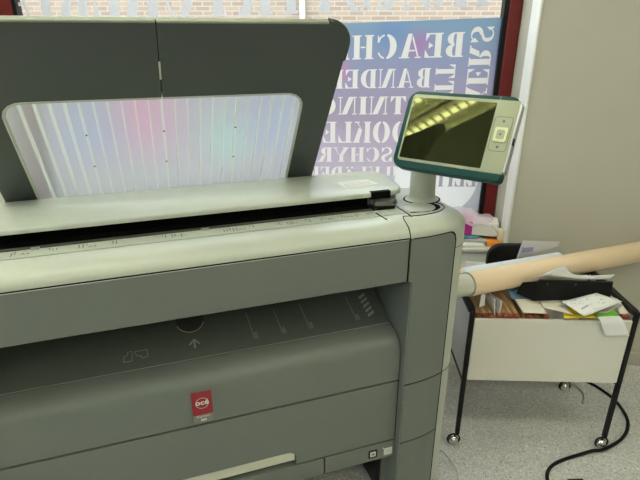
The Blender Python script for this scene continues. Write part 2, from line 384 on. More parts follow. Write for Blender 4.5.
def inlay(name, label, cat, outline, m, rows, lm, lname='lettering', only=False):
    """a flat print whose words are inlaid: one mesh for the print, one for each word"""
    vs, fs, own = list(outline), [tuple(range(len(outline)))], [-1]
    for i, mb in enumerate(rows):
        for f in mb.f:
            p = clip([mb.v[k] for k in f], -1.25)
            if len(p) < 3: continue
            ar = sum(p[k-1][0]*p[k][1]-p[k][0]*p[k-1][1] for k in range(len(p)))
            if abs(ar) < 1e-9: continue
            if ar < 0: p = p[::-1]
            b = len(vs); vs += p; fs.append(tuple(range(b, b+len(p)))); own.append(i)
    V2, E2, F2, _, _, of = delaunay_2d_cdt([Vector(v) for v in vs], [], fs, 1, 1e-6, True)
    P = [(v.x, YF, skew(v.x, v.y)) for v in V2]
    def inside(p, x, y):
        c = False
        for i in range(len(p)):
            (xa, ya), (xb, yb) = p[i-1], p[i]
            if (ya > y) != (yb > y) and x < (xb-xa)*(y-ya)/(yb-ya)+xa: c = not c
        return c
    polys = []
    for f, o in zip(fs[1:], own[1:]):
        p = [tuple(vs[i][:2]) for i in f]; xs_, zs_ = [q[0] for q in p], [q[1] for q in p]
        polys.append((min(xs_), max(xs_), min(zs_), max(zs_), p, o))
    outl = [tuple(v) for v in outline]; sets = {}
    for f in F2:
        x, y = sum(V2[i].x for i in f)/len(f), sum(V2[i].y for i in f)/len(f)
        if not inside(outl, x, y): continue
        k = -1
        for xa, xb, za, zb, p, o in polys:
            if xa <= x <= xb and za <= y <= zb and inside(p, x, y): k = o; break
        sets.setdefault(k, []).append(tuple(f))
    def mesh(k, n, mt, par):
        me = MB(); used = sorted({i for f in sets[k] for i in f}); mp = {u: j for j, u in enumerate(used)}
        me.add([P[u] for u in used], [tuple(mp[i] for i in f) for f in sets[k]])
        return me.build(n, mt, par, smooth=0)
    if only: return mesh(0, lname, lm, None)
    base = mesh(-1, name, m, None); tag(base, label, cat)
    for k in sorted(sets):
        if k >= 0: mesh(k, lname, lm, base)
    return base
rows = [row('BEACHFLAGGOR', .612, .134, 5, 1.412, .099), row('BANDEROLLER', .481, .107, 5, 1.288, .081),
        row('SKYLTNING', .383+width('SKYL')*(.305/(width('TNIN')-.07)), .078, 8, 1.172, .079), row('BOOKLETS', .478, .010, 6, 1.043, .096),
        row('BROSCHYRER', .545, -.01, 8, .955, .067), row('PROFILKLÄDER', .585, -.06, 12, .868, .064),
        column('STICKERS', .640, 1.536, .098, .094), column('ETIKETT', .502, 1.386, .080, .084)]
FB = .83
dc = (.545, .868, .195)
disc_pts = [(dc[0]+dc[2]*math.cos(2*math.pi*k/60), dc[1]+dc[2]*math.sin(2*math.pi*k/60)*.92) for k in range(60)]
# lower edge of the lavender film runs round the disc
ang = math.asin((FB+.06-dc[1])/(dc[2]*.92))
FB2 = FB+.06
up = [(dc[0]+dc[2]*math.cos(t), dc[1]+dc[2]*.92*math.sin(t)) for t in [math.pi-ang-(math.pi-2*ang)*k/24 for k in range(25)]]
film_out = [(-1.252, FB2)]+up+[(.76, FB2), (.76, 1.562), (-1.252, 1.562)]
inlay('window_film', 'blue to lavender printed film on the window glass with white words seen in reverse', 'window film', film_out, FILM, rows, LETTER)
dn = [(dc[0]+dc[2]*math.cos(t), dc[1]+dc[2]*.92*math.sin(t)) for t in [math.pi-ang+(math.pi+2*ang)*k/36 for k in range(37)]]
frost = MB().add([(x, YF, z) for x, z in [(-1.252, .684), (.76, .684), (.76, FB2)]+dn[::-1]+[(-1.252, FB2)]], [tuple(range(4+len(dn)))]).build('frosted_film', FROST, None, smooth=0)
tag(frost, 'pale grey frosted band on the glass below the lavender film', 'window film')
inlay('round_sticker', 'round white sticker with grey reversed letters low on the window glass', 'sticker', disc_pts, DISC, [row('ELIT', .735, .54, 4, .836, .08)], LETTERG)
big = 'KONSTTRYCKERIA'; 
tl = lettering(big, .165, .24, lambda a, q: (.70-a, 1.606+q))
lett = inlay('window_lettering', None, None, [(-1.252, 1.57), (.76, 1.57), (.76, 1.9), (-1.252, 1.9)], LETTERTOP, [tl], LETTERTOP, 'window_lettering', True)
tag(lett, 'large pale reversed capitals on the clear glass above the printed film', 'lettering')

# ------------------------------------------------------------------ outside
bd = empty('street_building', (0, 9.5, 0)); tag(bd, 'sunlit pale brick building across the street seen through the window', 'building')
MB().box(-14, 12, 9.5, 10, -.1, 3.6).build('brick_facade', BRICK, bd, (0, 9.5, 0), smooth=0)
MB().tube([(-.30, 9.42, 0), (-.30, 9.42, 3.5)], .05).build('drainpipe', CABLEG, bd, (0, 9.5, 0))
tag(MB().box(-14, 12, 2.55, 9.5, -.2, -.1).build('ground_street', mat('pavement', (.42, .41, .40), .9, noise=.1, nscale=5)), kind='structure')

# ------------------------------------------------------------------ printer
YAW = R(18.8); PO = (.06, 1.5, 0)
cy, sy = math.cos(YAW), math.sin(YAW)
pr = empty('wide_format_printer', (cy*PO[0]-sy*PO[1], sy*PO[0]+cy*PO[1], 0), YAW)
tag(pr, 'large grey-green wide format printer with scanner lid, tilted top tray and swivel screen', 'printer')
def part(mb, name, m, parent=pr, **k): return mb.build(name, m, parent, PO, **k)
mx = lambda x: .12-x
front_r = [(.657, 1.13), (.70, 1.1315), (.736, 1.1355), (.77, 1.1425), (.80, 1.1515), (.822, 1.160), (.840, 1.170), (.852, 1.184), (.859, 1.202), (.863, 1.222), (.865, 1.25)]
def offset_curve(c, d):
    out = []
    for i, p in enumerate(c):
        a, b_ = Vector(c[max(i-1, 0)]), Vector(c[min(i+1, len(c)-1)]); t = (b_-a).normalized(); n = Vector((t.y, -t.x))
        if i == 0: n = Vector((0, -1))
        out.append((p[0]+n.x*d, p[1]+n.y*d))
    return out
# scanner deck: whole plan outline with a rounded upper edge
plan = [(mx(x), y) for x, y in front_r[::-1]] + front_r + [(.861, 1.93), (mx(.861), 1.93)]
def inset(d):
    def one(p):
        x, y = p
        return p
    c = offset_curve(front_r, -d)
    c = [(x, y) for x, y in c]
    return [(mx(x), y) for x, y in c[::-1]] + c + [(.865-d, 1.468-d*.3), (mx(.865-d), 1.468-d*.3)]
rings = [[(x, y, .9885) for x, y in inset(0)], [(x, y, .9905) for x, y in inset(0)]]
for k in range(1, 9):
    a = R(90*k/8); d = .064*(1-math.cos(a))
    rings.append([(x, y, .9905+.0385*math.sin(a)) for x, y in inset(d)])
part(MB().loft(rings), 'scanner_deck', SHELL, smooth=50)
# deck seams
part(MB().tube([(.643, 1.1275, .989), (.643, 1.1335, 1.004), (.643, 1.1435, 1.0155), (.643, 1.160, 1.0235), (.645, 1.178, 1.0285), (.652, 1.195, 1.0293)], .0013, 6)
     .tube([(.675, 1.291, 1.0293), (.674, 1.185, 1.0293)], .0016, 6)
     .tube([(.592, 1.246, 1.0293), (.597, 1.184, 1.029)], .0018, 6)
     .tube(spline([(.652, 1.195, 1.0293), (.70, 1.188, 1.0293), (.76, 1.197, 1.0293), (.80, 1.222, 1.0293), (.812, 1.255, 1.0293), (.80, 1.285, 1.0293)]), .0013, 6), 'deck_seam', DARK)
# columns
for side in (1, -1):
    fx = (lambda x: x) if side == 1 else mx
    out = [(.657, 1.1302)] + front_r[1:] + [(.865, 1.466), (.657, 1.466)]
    part(MB().xy([(fx(x), y) for x, y in out], .03, .9884).box(fx(.643), fx(.657), 1.134, 1.30, .853, .9875), 'column', SHELL)
    part(MB().box(fx(.6560), fx(.6583), 1.1335, 1.466, .03, .86), 'inner_cheek', PANEL)
    # dark backing then the three front covers following the curve
    xs = [.645, .657, .66, .67, .68, .69, .70, .71, .72, .73, .74, .75, .76, .77, .78, .787, .792, .795]
    def yf(x):
        for (xa, ya), (xb, yb) in zip(front_r, front_r[1:]):
            if xa <= x <= xb: return ya+(yb-ya)*(x-xa)/(xb-xa)
        return 1.13
    def curved(z_lo, z_hi, d, x0=.645, x1=.795, top_r=0, notch=True):
        mb = MB(); f_, k_ = [], []
        n = 24
        rr = []
        for i in range(n+1):
            x = x0+(x1-x0)*i/n
            hi = z_hi; lo = z_lo
            if top_r and x > x1-top_r: hi = z_hi-top_r+math.sqrt(max(0, top_r**2-(x-(x1-top_r))**2))
            y = yf(x)-d
            rr.append([(fx(x), y, lo), (fx(x), y, hi), (fx(x), y+.006, hi), (fx(x), y+.006, lo)])
        return mb.loft(rr)
    part(curved(.03, .9872, .0006, .645 if False else .657, .8060, .031), 'cover_seam', DARK)
    up = curved(.5030, .9845, .0022, .6575, .8000, .03)
    up.box(fx(.6462), fx(.6577), 1.1278, 1.136, .857, .9845)
    up.loft([[(fx(.6577), 1.1278, .857), (fx(.650), 1.1278, .857), (fx(.6558), 1.1278, .8545), (fx(.6577), 1.1278, .848)], [(fx(.6577), 1.136, .857), (fx(.650), 1.136, .857), (fx(.6558), 1.136, .8545), (fx(.6577), 1.136, .848)]])
    part(up, 'column_cover', PANEL)
    part(curved(.2730, .4975, .0022, .6575, .8000), 'column_cover', PANEL)
    part(curved(.04, .2680, .0022, .6575, .8000), 'column_cover', PANEL)
    part(MB().tube([(fx(x), y-.0002, .5003) for x, y in [(.803, 1.1525)]+front_r[5:9]], .0014, 6), 'column_seam', DARKGREY)
    part(MB().tube([(fx(x), y-.0001, .930) for x, y in [(.806, 1.1538)]+front_r[5:]+[(.865, 1.46)]], .0010, 6), 'column_seam', DARKGREY)
    part(MB().box(fx(.6405), fx(.6470), 1.1318, 1.1345, .856, .9865), 'fascia_seam', DARK)
    # feet
    for yy in (1.22, 1.42):
        part(MB().lathe([(.022, 0), (.022, .018), (.01, .02), (.01, .03)], (fx(.76), yy, 0), 16), 'foot', BLACK)
FXL, FXR = -.521, .641
# rear body
part(MB().box(-.735, .855, 1.467, 1.80, .06, .84), 'rear_cover', DARKGREY)
# front fascia above the output slot
part(MB().yz([(1.1285, .9855), (1.1285, .8595), (1.1325, .8555), (1.464, .850), (1.464, .9855)], FXL, FXR), 'front_fascia', PANEL, bevel=.0025, seg=3)
part(MB().box(FXL, FXR, 1.1296, 1.2, .9858, .9900), 'fascia_seam', DARK)
part(MB().box(FXL, FXR, 1.1288, 1.1345, .9848, .9862), 'fascia_highlight', SHELL)  # pale strip that paints the highlight along the fascia's top bevel
# output tray
XA, XB = -.528, .6522
tray = part(MB().yz([(1.2385, .6618), (1.38, .7345), (1.464, .777), (1.464, .70), (1.26, .62)], XA, XB), 'output_tray', TRAYM)
def onray(x, y, e=.0008): return (x, y-e*.45, .6690+(y-1.25)*.510+e)
TM = Matrix.Translation((0, 0, 0))
def ribbon(mb, p, q, wd):
    (x0, y0), (x1, y1) = p, q; d = Vector((x1-x0, y1-y0)).normalized(); n = Vector((-d.y, d.x))*wd/2
    mb.add([onray(x0+n.x, y0+n.y), onray(x1+n.x, y1+n.y), onray(x1-n.x, y1-n.y), onray(x0-n.x, y0-n.y)], [(0,1,2,3)])
for x0, x1 in ((.221, .228), (.305, .313), (.389, .398), (.543, .551)):
    ticks = MB(); ribbon(ticks, (x0, 1.345), (x1, 1.262), .0016); part(ticks, 'size_line', PRINTG, tray, smooth=0)
    ticks = MB()
    for j in range(3): ribbon(ticks, (x1+.0045+j*.0032, 1.263), (x1+.0035+j*.0032, 1.283), .0012)
    part(ticks, 'size_lettering', PRINTG, tray, smooth=0)
ticks = MB()
for k in range(5):      # hatch
    yb = 1.266+k*.0155
    xx = .5925-k*.0015
    ticks.add([onray(xx, yb), onray(xx+.024, yb+.012), onray(xx+.0235, yb+.020), onray(xx-.001, yb+.008)], [(0,1,2,3)])
part(ticks, 'hatch_marking', PRINTG, tray, smooth=0); ticks = MB()
# arrow
ticks.add([onray(.0555, 1.267), onray(.0611, 1.267), onray(.0611, 1.287), onray(.0555, 1.287)], [(0,1,2,3)])
for s_ in (-1, 1): ribbon(ticks, (.0583, 1.2925), (.0583+s_*.014, 1.278), .0050)
part(ticks, 'arrow_symbol', PRINTG, tray, smooth=0); ticks = MB()
# page icons
ic = [(-.133, 1.263), (-.111, 1.263), (-.109, 1.289), (-.121, 1.289), (-.121, 1.281), (-.131, 1.278), (-.133, 1.263)]
for a, b_ in zip(ic, ic[1:]): ribbon(ticks, a, b_, .0016)
part(ticks, 'page_symbol', PRINTG, tray, smooth=0); ticks = MB()
ic = [(-.103, 1.287), (-.070, 1.287), (-.069, 1.268), (-.085, 1.266), (-.087, 1.273), (-.098, 1.274), (-.103, 1.287)]
for a, b_ in zip(ic, ic[1:]): ribbon(ticks, a, b_, .0016)
part(ticks, 'page_symbol', PRINTG, tray, smooth=0)
dp = [onray(.055+.040*math.cos(R(a)), 1.352+.037*math.sin(R(a)), .001) for a in range(200, 341, 10)]
part(MB().tube(dp, .0013, 6), 'dimple_rim', GOLD, tray)
part(MB().add([onray(.055+.040*math.cos(R(a)), 1.352+.037*math.sin(R(a)), .0006) for a in range(0, 360, 12)], [tuple(range(30))]), 'dimple', DARKGREY, tray)
# front panel under the tray lip
prof = [(1.46, .59), (1.239, .656), (1.2345, .6632), (1.226, .6628), (1.212, .6602), (1.198, .6555), (1.185, .6485), (1.174, .6390), (1.166, .6290), (1.161, .6130), (1.158, .590), (1.1565, .5045), (1.160, .5030), (1.46, .5030)]
fp = part(MB().yz(prof, XA, XB), 'front_panel', PANEL, smooth=40)
part(MB().tube([(XA, 1.2365, .6640), (XB, 1.2365, .6640)], .0009, 6), 'tray_edge', PRINTG)
part(MB().yz([(y+.004, z-.003) for y, z in prof[2:-2]]+[(1.161, .27), (1.45, .27), (1.45, .66)], XB, .6562), 'panel_gap', DARK)
# badge
bx0, bx1, by = .0283, .0822, 1.1565
def fy_(z): return 1.1565+(z-.5035)*(1.158-1.1565)/(.0865) if z < .59 else 1.158+(z-.59)*(.003/.023)
def bq(x0, x1, z0, z1, e): return MB().add([(x0, fy_(z0)-e, z0), (x1, fy_(z0)-e, z0), (x1, fy_(z1)-e, z1), (x0, fy_(z1)-e, z1)], [(0,1,2,3)])
bg = part(MB().box(bx0, bx1, 1.1545, 1.158, .511, .6125), 'badge', BADGEG, fp, bevel=.001)
bg['label'] = 'red and grey logo badge'
part(MB().box(bx0, bx1, 1.1536, 1.1548, .537, .6125), 'red_field', REDB, fp)
BM = Matrix(((1, 0, 0, .0553), (0, 0, 1, 1.1530), (0, 1, 0, 0), (0, 0, 0, 1)))
BMz = lambda z: Matrix.Translation((0, 0, z)) @ BM
lg = text_mb('océ', .0225, BMz(.5705), 1.10, bold=.0007)
el = MB(); 
eo = [(.0555+.0175*math.cos(R(a)), .5755+.0175*math.sin(R(a))) for a in range(0, 361, 10)]
ei = [(.0555+.0163*math.cos(R(a)), .5755+.0163*math.sin(R(a))) for a in range(0, 361, 10)]
part(lg, 'lettering', WHITEP, fp, smooth=0); lg = MB()
for i in range(36): lg.add([(eo[i][0], 1.1530, eo[i][1]), (eo[i+1][0], 1.1530, eo[i+1][1]), (ei[i+1][0], 1.1530, ei[i+1][1]), (ei[i][0], 1.1530, ei[i][1])], [(0,1,2,3)])
part(lg, 'logo_ring', WHITEP, fp, smooth=0)
BM2 = Matrix.Translation((0, .0010, 0))
t2 = text_mb('PlotWave', .009, BM2 @ BMz(.5275)); t3 = text_mb('360', .0105, BM2 @ BMz(.5155), bold=.0004); part(t3, 'lettering', WHITEP, fp, smooth=0)
part(t2, 'lettering', WHITEP, fp, smooth=0)
# lower door with handle cut-out
dz0, dz1 = .2685, .4968
hx0, hx1, hz = -.196, .316, .3195
outl = [(XA, dz0), (hx0, dz0)] + [(hx0, hz-.022)] + arc(hx0+.016, hz-.016, .016, 180, 90, 5) + arc(hx1-.016, hz-.016, .016, 90, 0, 5) + [(hx1, dz0), (XB, dz0), (XB, dz1), (XA, dz1)]
door = MB()
def slab(mb, x0, x1, z0, z1): mb.box(x0, x1, 1.157, 1.20, z0, z1)
# polygons: left part, right part, upper part with rounded slot corners
dl = MB()
f_out = [(XA, dz0), (hx0, dz0)] + arc(hx0+.026, hz-.026, .026, 180, 90, 6) + arc(hx1-.026, hz-.026, .026, 90, 0, 6) + [(hx1, dz0), (XB, dz0), (XB, dz1), (XA, dz1)]
lowdoor = part(MB().xz(f_out, 1.157, 1.20), 'lower_door', PANEL, smooth=30, bevel=.0015)
part(MB().yz([(1.1600, .3190), (1.1588, .2850), (1.166, .2810), (1.20, .2790), (1.20, .3190)], hx0+.002, hx1-.003), 'handle', HANDLE, lowdoor, bevel=.002)
part(MB().box(XA, XB, 1.201, 1.23, .20, .5005), 'door_backing', DARK)
# drawer fronts
dprof = [(1.157, .2625), (1.157, .205), (1.1595, .194), (1.166, .187), (1.178, .184), (1.26, .184), (1.26, .2625)]
part(MB().yz(dprof, XA, .4065), 'drawer_front', PANEL, bevel=.001)
dr = part(MB().yz(dprof, .4115, XB+.001), 'drawer_front', PANEL, bevel=.001)
bt = part(MB().xz(rrect(.561, .592, .2105, .2415, .003), 1.1555, 1.16), 'button', BLACK, dr)
part(MB().xz(rrect(.5665, .5865, .2165, .2365, .002), 1.1540, 1.158), 'button_cap', LABELW, bt, bevel=.001)
part(MB().box(.571, .582, 1.1533, 1.1541, .2235, .2275).box(.5745, .5785, 1.1533, 1.1541, .2275, .2305), 'symbol', INK, bt)
lb = part(MB().box(.6165, .6455, 1.1560, 1.158, .2075, .2365), 'label_plate', LABELW, dr)
part(MB().box(.612, .616, 1.1560, 1.158, .237, .241), 'indicator_dot', WHITEP, dr)
part(MB().box(.626, .640, 1.1555, 1.1562, .222, .2235), 'printed_lettering', PRINTG, lb)
part(MB().box(.611, .628, 1.20, 1.46, .03, .186), 'drawer_rail', BLACK)
part(MB().box(.628, .6555, 1.19, 1.46, .03, .183), 'base_cheek', PANEL)

# scanner slot and lid
part(MB().box(-.575, .60, 1.325, 1.45, 1.0285, 1.067).box(-.575, .60, 1.279, 1.45, 1.0285, 1.0305), 'scan_slot', DARK)
part(MB().box(-.56, .595, 1.2685, 1.281, 1.028, 1.0325), 'slot_guide', DARKGREY, bevel=.0015)
part(MB().box(.60, .676, 1.292, 1.45, 1.0285, 1.067), 'slot_end', PANEL)
sl = part(MB().box(.592, .662, 1.264, 1.30, 1.0285, 1.0395), 'paper_guide', BLACK, bevel=.002)
part(MB().loft([[(.595, 1.268, 1.041), (.655, 1.252, 1.041), (.672, 1.268, 1.046), (.61, 1.29, 1.046)], [(.600, 1.27, 1.054), (.655, 1.262, 1.054), (.668, 1.274, 1.058), (.61, 1.292, 1.058)]]), 'latch', DARKGREY, bevel=.002)
part(MB().box(.593, .655, 1.2835, 1.32, 1.057, 1.0785), 'lid_notch', DARK)
lo = [(-.59, 1.300), (-.575, 1.2853), (.580, 1.2853), (.655, 1.2853), (.676, 1.2885), (.6945, 1.300), (.7035, 1.318), (.7055, 1.345), (.705, 1.40), (.700, 1.428), (.688, 1.447), (.667, 1.460), (.64, 1.465), (-.53, 1.465), (-.575, 1.45), (-.59, 1.42)]
cxl, cyl = .055, 1.375
def lidring(d, zf):
    return [(x-d*math.copysign(1, x-cxl)*(1 if abs(x-cxl) > .5 else 0), y-d*math.copysign(1, y-cyl), zf(y)) for x, y in lo]
zt = lambda y: 1.0775+(y-1.285)*.10
lid = part(MB().loft([lidring(.002, lambda y: 1.0635), lidring(0, lambda y: 1.0645), lidring(0, lambda y: zt(y)-.005), lidring(.0015, lambda y: zt(y)-.0018), lidring(.005, lambda y: zt(y))]), 'scan_lid', SHELL, smooth=45)
part(MB().add([(x, y, zt(y)+.0006) for x, y in ((.535, 1.332), (.642, 1.344), (.628, 1.390), (.524, 1.384))], [(0,1,2,3)]), 'lid_label', LABELW, lid, smooth=0)
lm = MB()
for k, (a, b_) in enumerate(((.05, .95), (.05, .9), (.1, .95), (.1, .7))):
    t = .18+k*.2
    p0 = Vector((.535, 1.332)).lerp(Vector((.524, 1.384)), t); p1 = Vector((.642, 1.344)).lerp(Vector((.628, 1.390)), t)
    q0, q1 = p0.lerp(p1, a), p0.lerp(p1, b_)
    lm.add([(q0.x, q0.y, zt(q0.y)+.0009), (q1.x, q1.y, zt(q1.y)+.0009), (q1.x, q1.y+.0025, zt(q1.y)+.0012), (q0.x, q0.y+.0025, zt(q0.y)+.0012)], [(0,1,2,3)])
part(lm, 'printed_lettering', PRINTG, lid, smooth=0)
# size marks on the deck next to the slot
mk = MB()
for gx in (-.33, -.25, -.185, -.11, .006, .03, .16, .185, .23, .30, .33, .385, .425, .48, .53, .565):
    mk = MB()
    for k in range(random.choice((2, 2, 3))):
        xx = gx+k*.008+random.uniform(-.001, .001); y1 = 1.262-random.choice((0, .006)); hh = random.choice((.012, .02, .024))
        mk.add([(xx, y1-hh, 1.0294), (xx+.0022, y1-hh, 1.0294), (xx+.0022, y1, 1.0294), (xx, y1, 1.0294)], [(0,1,2,3)])
    part(mk, 'size_tick', INK, smooth=0)
M0 = lambda x, y: Matrix.Translation((x, y, 1.0294))
for gx, s_ in ((-.30, 'A4'), (-.155, 'A3'), (.208, 'A2'), (.35, 'A1'), (.455, 'B1'), (.51, 'A0')):
    part(text_mb(s_, .017, M0(gx, 1.236)), 'size_lettering', INK, smooth=0)
mk = MB()
for s_ in (-1, 1): mk.add([(.054+s_*.012-.001, 1.25, 1.0294), (.054+s_*.012+.001, 1.25, 1.0294), (.054+.001, 1.237, 1.0294), (.054-.001, 1.237, 1.0294)], [(0,1,2,3)])
mk.add([(.053, 1.237, 1.0294), (.055, 1.237, 1.0294), (.055, 1.262, 1.0294), (.053, 1.262, 1.0294)], [(0,1,2,3)])
part(mk, 'arrow_symbol', INK, smooth=0)
part(MB().box(-.29, -.272, 1.262, 1.27, 1.0288, 1.0335), 'slot_clip', SILVER)
part(MB().box(.105, .125, 1.262, 1.27, 1.0288, 1.0335), 'slot_clip', SILVER)
# swivel recess on the deck
part(MB().lathe([(.040, 0), (.040, .0030), (.037, .0042), (.0, .0042)], (.733, 1.252, 1.0272), 40, 1.25, 1.0), 'deck_button', SHELL, smooth=60)
cr_ = MB(); a1 = arc(.738, 1.2525, .062, -70, 55, 16, .046); a2 = arc(.732, 1.2525, .051, -70, 55, 16, .043)
for i in range(16): cr_.add([(*a1[i], 1.0296), (*a1[i+1], 1.0296), (*a2[i+1], 1.0296), (*a2[i], 1.0296)], [(0,1,2,3)])
cr_.add([(.683, 1.214, 1.0296), (.745, 1.207, 1.0296), (.745, 1.212, 1.0296), (.69, 1.2195, 1.0296)], [(0,1,2,3)])
part(cr_, 'deck_groove', DARK, smooth=0)

# control panel on its swivel neck
NX, NY = .782, 1.322
cp = part(MB().lathe([(.051, 0), (.051, .002), (.043, .005), (.0395, .012), (.0385, .03), (.038, .12), (.038, .165), (.030, .172)], (NX, NY, 1.0285), 40, 1.05, .9), 'control_panel', SHELL, smooth=60)
part(MB().lathe([(.0555, 0), (.0555, .0020), (.054, .0022)], (NX, NY, 1.0282), 48, 1.05, .9), 'neck_ring', DARK, cp)
U = Vector((.813, -.582, 0)).normalized(); V = Vector((.253, .353, .901)); V = (V-U*V.dot(U)).normalized(); Nn = U.cross(V)
P0 = Vector((.284, 1.375, 1.167))
wm = Matrix(((U.x, V.x, Nn.x, P0.x), (U.y, V.y, Nn.y, P0.y), (U.z, V.z, Nn.z, P0.z), (0, 0, 0, 1)))
pinv = Matrix.Rotation(-YAW, 4, 'Z')          # world -> printer axes
PMx = pinv @ wm
def pan(mb): return mb.tf(PMx)
def slabp(out, z0, z1, ch=.003):
    cxx = sum(p[0] for p in out)/len(out); cyy = sum(p[1] for p in out)/len(out)
    sh = lambda d: [(cxx+(x-cxx)*(1-d/abs(.15)), cyy+(y-cyy)*(1-d/.11)) for x, y in out]
    return MB().loft([[(x, y, z0) for x, y in sh(0)], [(x, y, z1-ch) for x, y in sh(0)], [(x, y, z1-ch*.3) for x, y in sh(ch*.4)], [(x, y, z1) for x, y in sh(ch)]])
RX = .2135
frame_out = rrect(-.0945, RX, -.0165, .2065, (.03, .012, .022, .032), 8)
part(pan(slabp(frame_out, -.030, .0035, .004)), 'bezel', GREEN, cp, smooth=50)
part(pan(slabp(rrect(-.085, .20, -.005, .195, .03), -.042, -.029, .002)), 'panel_back', DARKGREY, cp)
cre = rrect(-.080, RX+.0015, .0045, .1955, (.010, .002, .002, .012), 6)
part(pan(slabp(cre, .000, .0052, .001)), 'face_plate', CREAM, cp, smooth=50)
part(pan(slabp(rrect(-.0745, .158, .0125, .1865, .003), .004, .0060, .0003)), 'screen', SCREEN, cp, smooth=0)
part(pan(MB().box(RX-.002, RX+.0075, .010, .190, -.026, .0035)), 'side_strip', SILVER, cp, bevel=.003)
part(pan(MB().box(RX+.003, RX+.0085, .082, .100, -.010, .003)), 'side_slot', BLACK, cp)
sm = MB()
pad = rrect(.1635, .2085, .062, .152, .008)
for i in range(len(pad)):
    a, b_ = pad[i], pad[(i+1) % len(pad)]
    sm.tube([(a[0], a[1], .0053), (b_[0], b_[1], .0053)], .0006, 5)
part(pan(sm), 'pad_marking', INK, cp); sm = MB()
sm.tube([(.1625, .1955, .0045), (.1625, .2065, .0030)], .0006, 5)
part(pan(sm), 'corner_seam', PRINTG, cp)
part(pan(slabp(rrect(.1705, .2035, .086, .124, .005), .004, .0085, .0015)), 'button', mat('button_lime', (.56, .58, .33), .3), cp, smooth=50)
part(pan(slabp(rrect(.177, .197, .093, .117, .004), .007, .0096, .001)), 'button_cap', CREAM, cp, smooth=50)
ps = MB(); 
for zc in (.073, .140): part(pan(MB().add([(.1865+.0035*math.cos(k), zc+.0035*math.sin(k), .0056) for k in [i*math.pi/6 for i in range(12)]], [tuple(range(12))])), 'symbol', INK, cp, smooth=0)
ps.add([(.187+.003*math.cos(k), .105+.003*math.sin(k), .0099) for k in [i*math.pi/6 for i in range(12)]], [tuple(range(12))])
part(pan(ps), 'symbol', INK, cp, smooth=0)
part(MB().loft([[PMx @ Vector(p) for p in ((-.02, .0, -.04), (.05, .0, -.04), (.05, .10, -.04), (-.02, .10, -.04))], [(NX+dx, NY+dy, 1.185+dz) for dx, dy, dz in ((-.028, -.02, -.02), (.028, -.02, -.02), (.028, .02, .012), (-.028, .02, .012))]]), 'bracket', SHELL, cp)

# ---- tilted delivery tray on top
TA = Vector((0, 1.155, 1.523)); Dd = Vector((0, 1, -1.37)).normalized(); Nv = Vector((0, -1.37, -1)).normalized()
HM = Matrix(((1, Dd.x, Nv.x, 0), (0, Dd.y, Nv.y, TA.y), (0, Dd.z, Nv.z, TA.z), (0, 0, 0, 1)))   # (x, v down the slope, n toward viewer)
def hp(mb): return mb.tf(HM)
hxl, hxr, hv = -.370, .473, .555
wx0, wx1, wv = -.292, .391, .197
T0, T1 = -.014, 0
def half(outer, inner):
    """ring section between two open polylines of equal count"""
    mb = MB(); n = len(outer)
    for z, fl in ((T1, 0), (T0, 1)):
        mb.add([(x, v, z) for x, v in outer]+[(x, v, z) for x, v in inner], [((i, i+1, n+i+1, n+i) if not fl else (i, n+i, n+i+1, i+1)) for i in range(n-1)])
    path = outer+inner[::-1]; m = len(path)
    mb.add([(x, v, T1) for x, v in path]+[(x, v, T0) for x, v in path], [(i, (i+1) % m, m+(i+1) % m, m+i) for i in range(m)])
    return mb
XS = .0455
def resample(pts, n):
    pts = [Vector(p) for p in pts]; d = [0]
    for a, b_ in zip(pts, pts[1:]): d.append(d[-1]+(b_-a).length)
    out = []
    for i in range(n+1):
        t = d[-1]*i/n; k = max(j for j in range(len(d)) if d[j] <= t+1e-9); k = min(k, len(pts)-2)
        f = (t-d[k])/max(1e-9, d[k+1]-d[k]); out.append(tuple(pts[k].lerp(pts[k+1], f)))
    return out
orr = [(XS+.0012, 0), (hxr-.062, 0)] + arc(hxr-.062, .062, .062, -90, 0, 12) + [(hxr, hv)]
irr = [(XS+.0012, wv), (wx1-.045, wv)] + arc(wx1-.045, wv+.045, .045, -90, 0, 12) + [(wx1, hv)]
for nm, mirror in (('tray_half', 0), ('tray_half', 1)):
    o_ = orr if not mirror else [(2*XS-.0003-x+ (2*(.0515-XS)) if False else (hxl+hxr-x if x > XS+.01 else XS-.0012), v) for x, v in orr]
    i_ = irr if not mirror else [(wx0+wx1-x if x > XS+.01 else XS-.0012, v) for x, v in irr]
    th = part(hp(half(o_, i_)), nm, HOOD, smooth=40)
    ed = i_[:]
    part(hp(MB().tube([(x, v+.001, -.003) for x, v in resample(ed, 40)], .0042, 8)), 'window_rim', SHELL, th, smooth=60)
    # upper trim bar and rounded end cap
    if not mirror:
        part(hp(MB().box(XS+.0008, hxr-.058, -.0035, .002, -.0145, .0015)), 'top_trim', TRIMM, th, bevel=.003)
        part(hp(MB().tube([(x, v, -.0068) for x, v in [(hxr-.058, 0)]+arc(hxr-.062, .062, .0622, -90, 0, 12)[1:]+[(hxr, .10)]], .0082, 10)), 'end_cap', HOOD, th, smooth=60)
    else:
        part(hp(MB().box(hxl+.058, XS-.0008, -.0035, .002, -.0145, .0015)), 'top_trim', TRIMM, th, bevel=.003)
        part(hp(MB().tube([(x, v, -.0068) for x, v in [(hxl+.058, 0)]+[(hxl+hxr-a, b_) for a, b_ in arc(hxr-.062, .062, .0622, -90, 0, 12)[1:]]+[(hxl, .10)]], .0082, 10)), 'end_cap', HOOD, th, smooth=60)
part(hp(MB().box(XS-.006, XS+.006, .004, wv-.004, -.0150, -.0110)), 'seam_backing', DARK)
part(hp(MB().box(XS-.0022, XS+.0022, .095, .142, -.001, .0025)), 'hinge_clip', SHELL, bevel=.001)
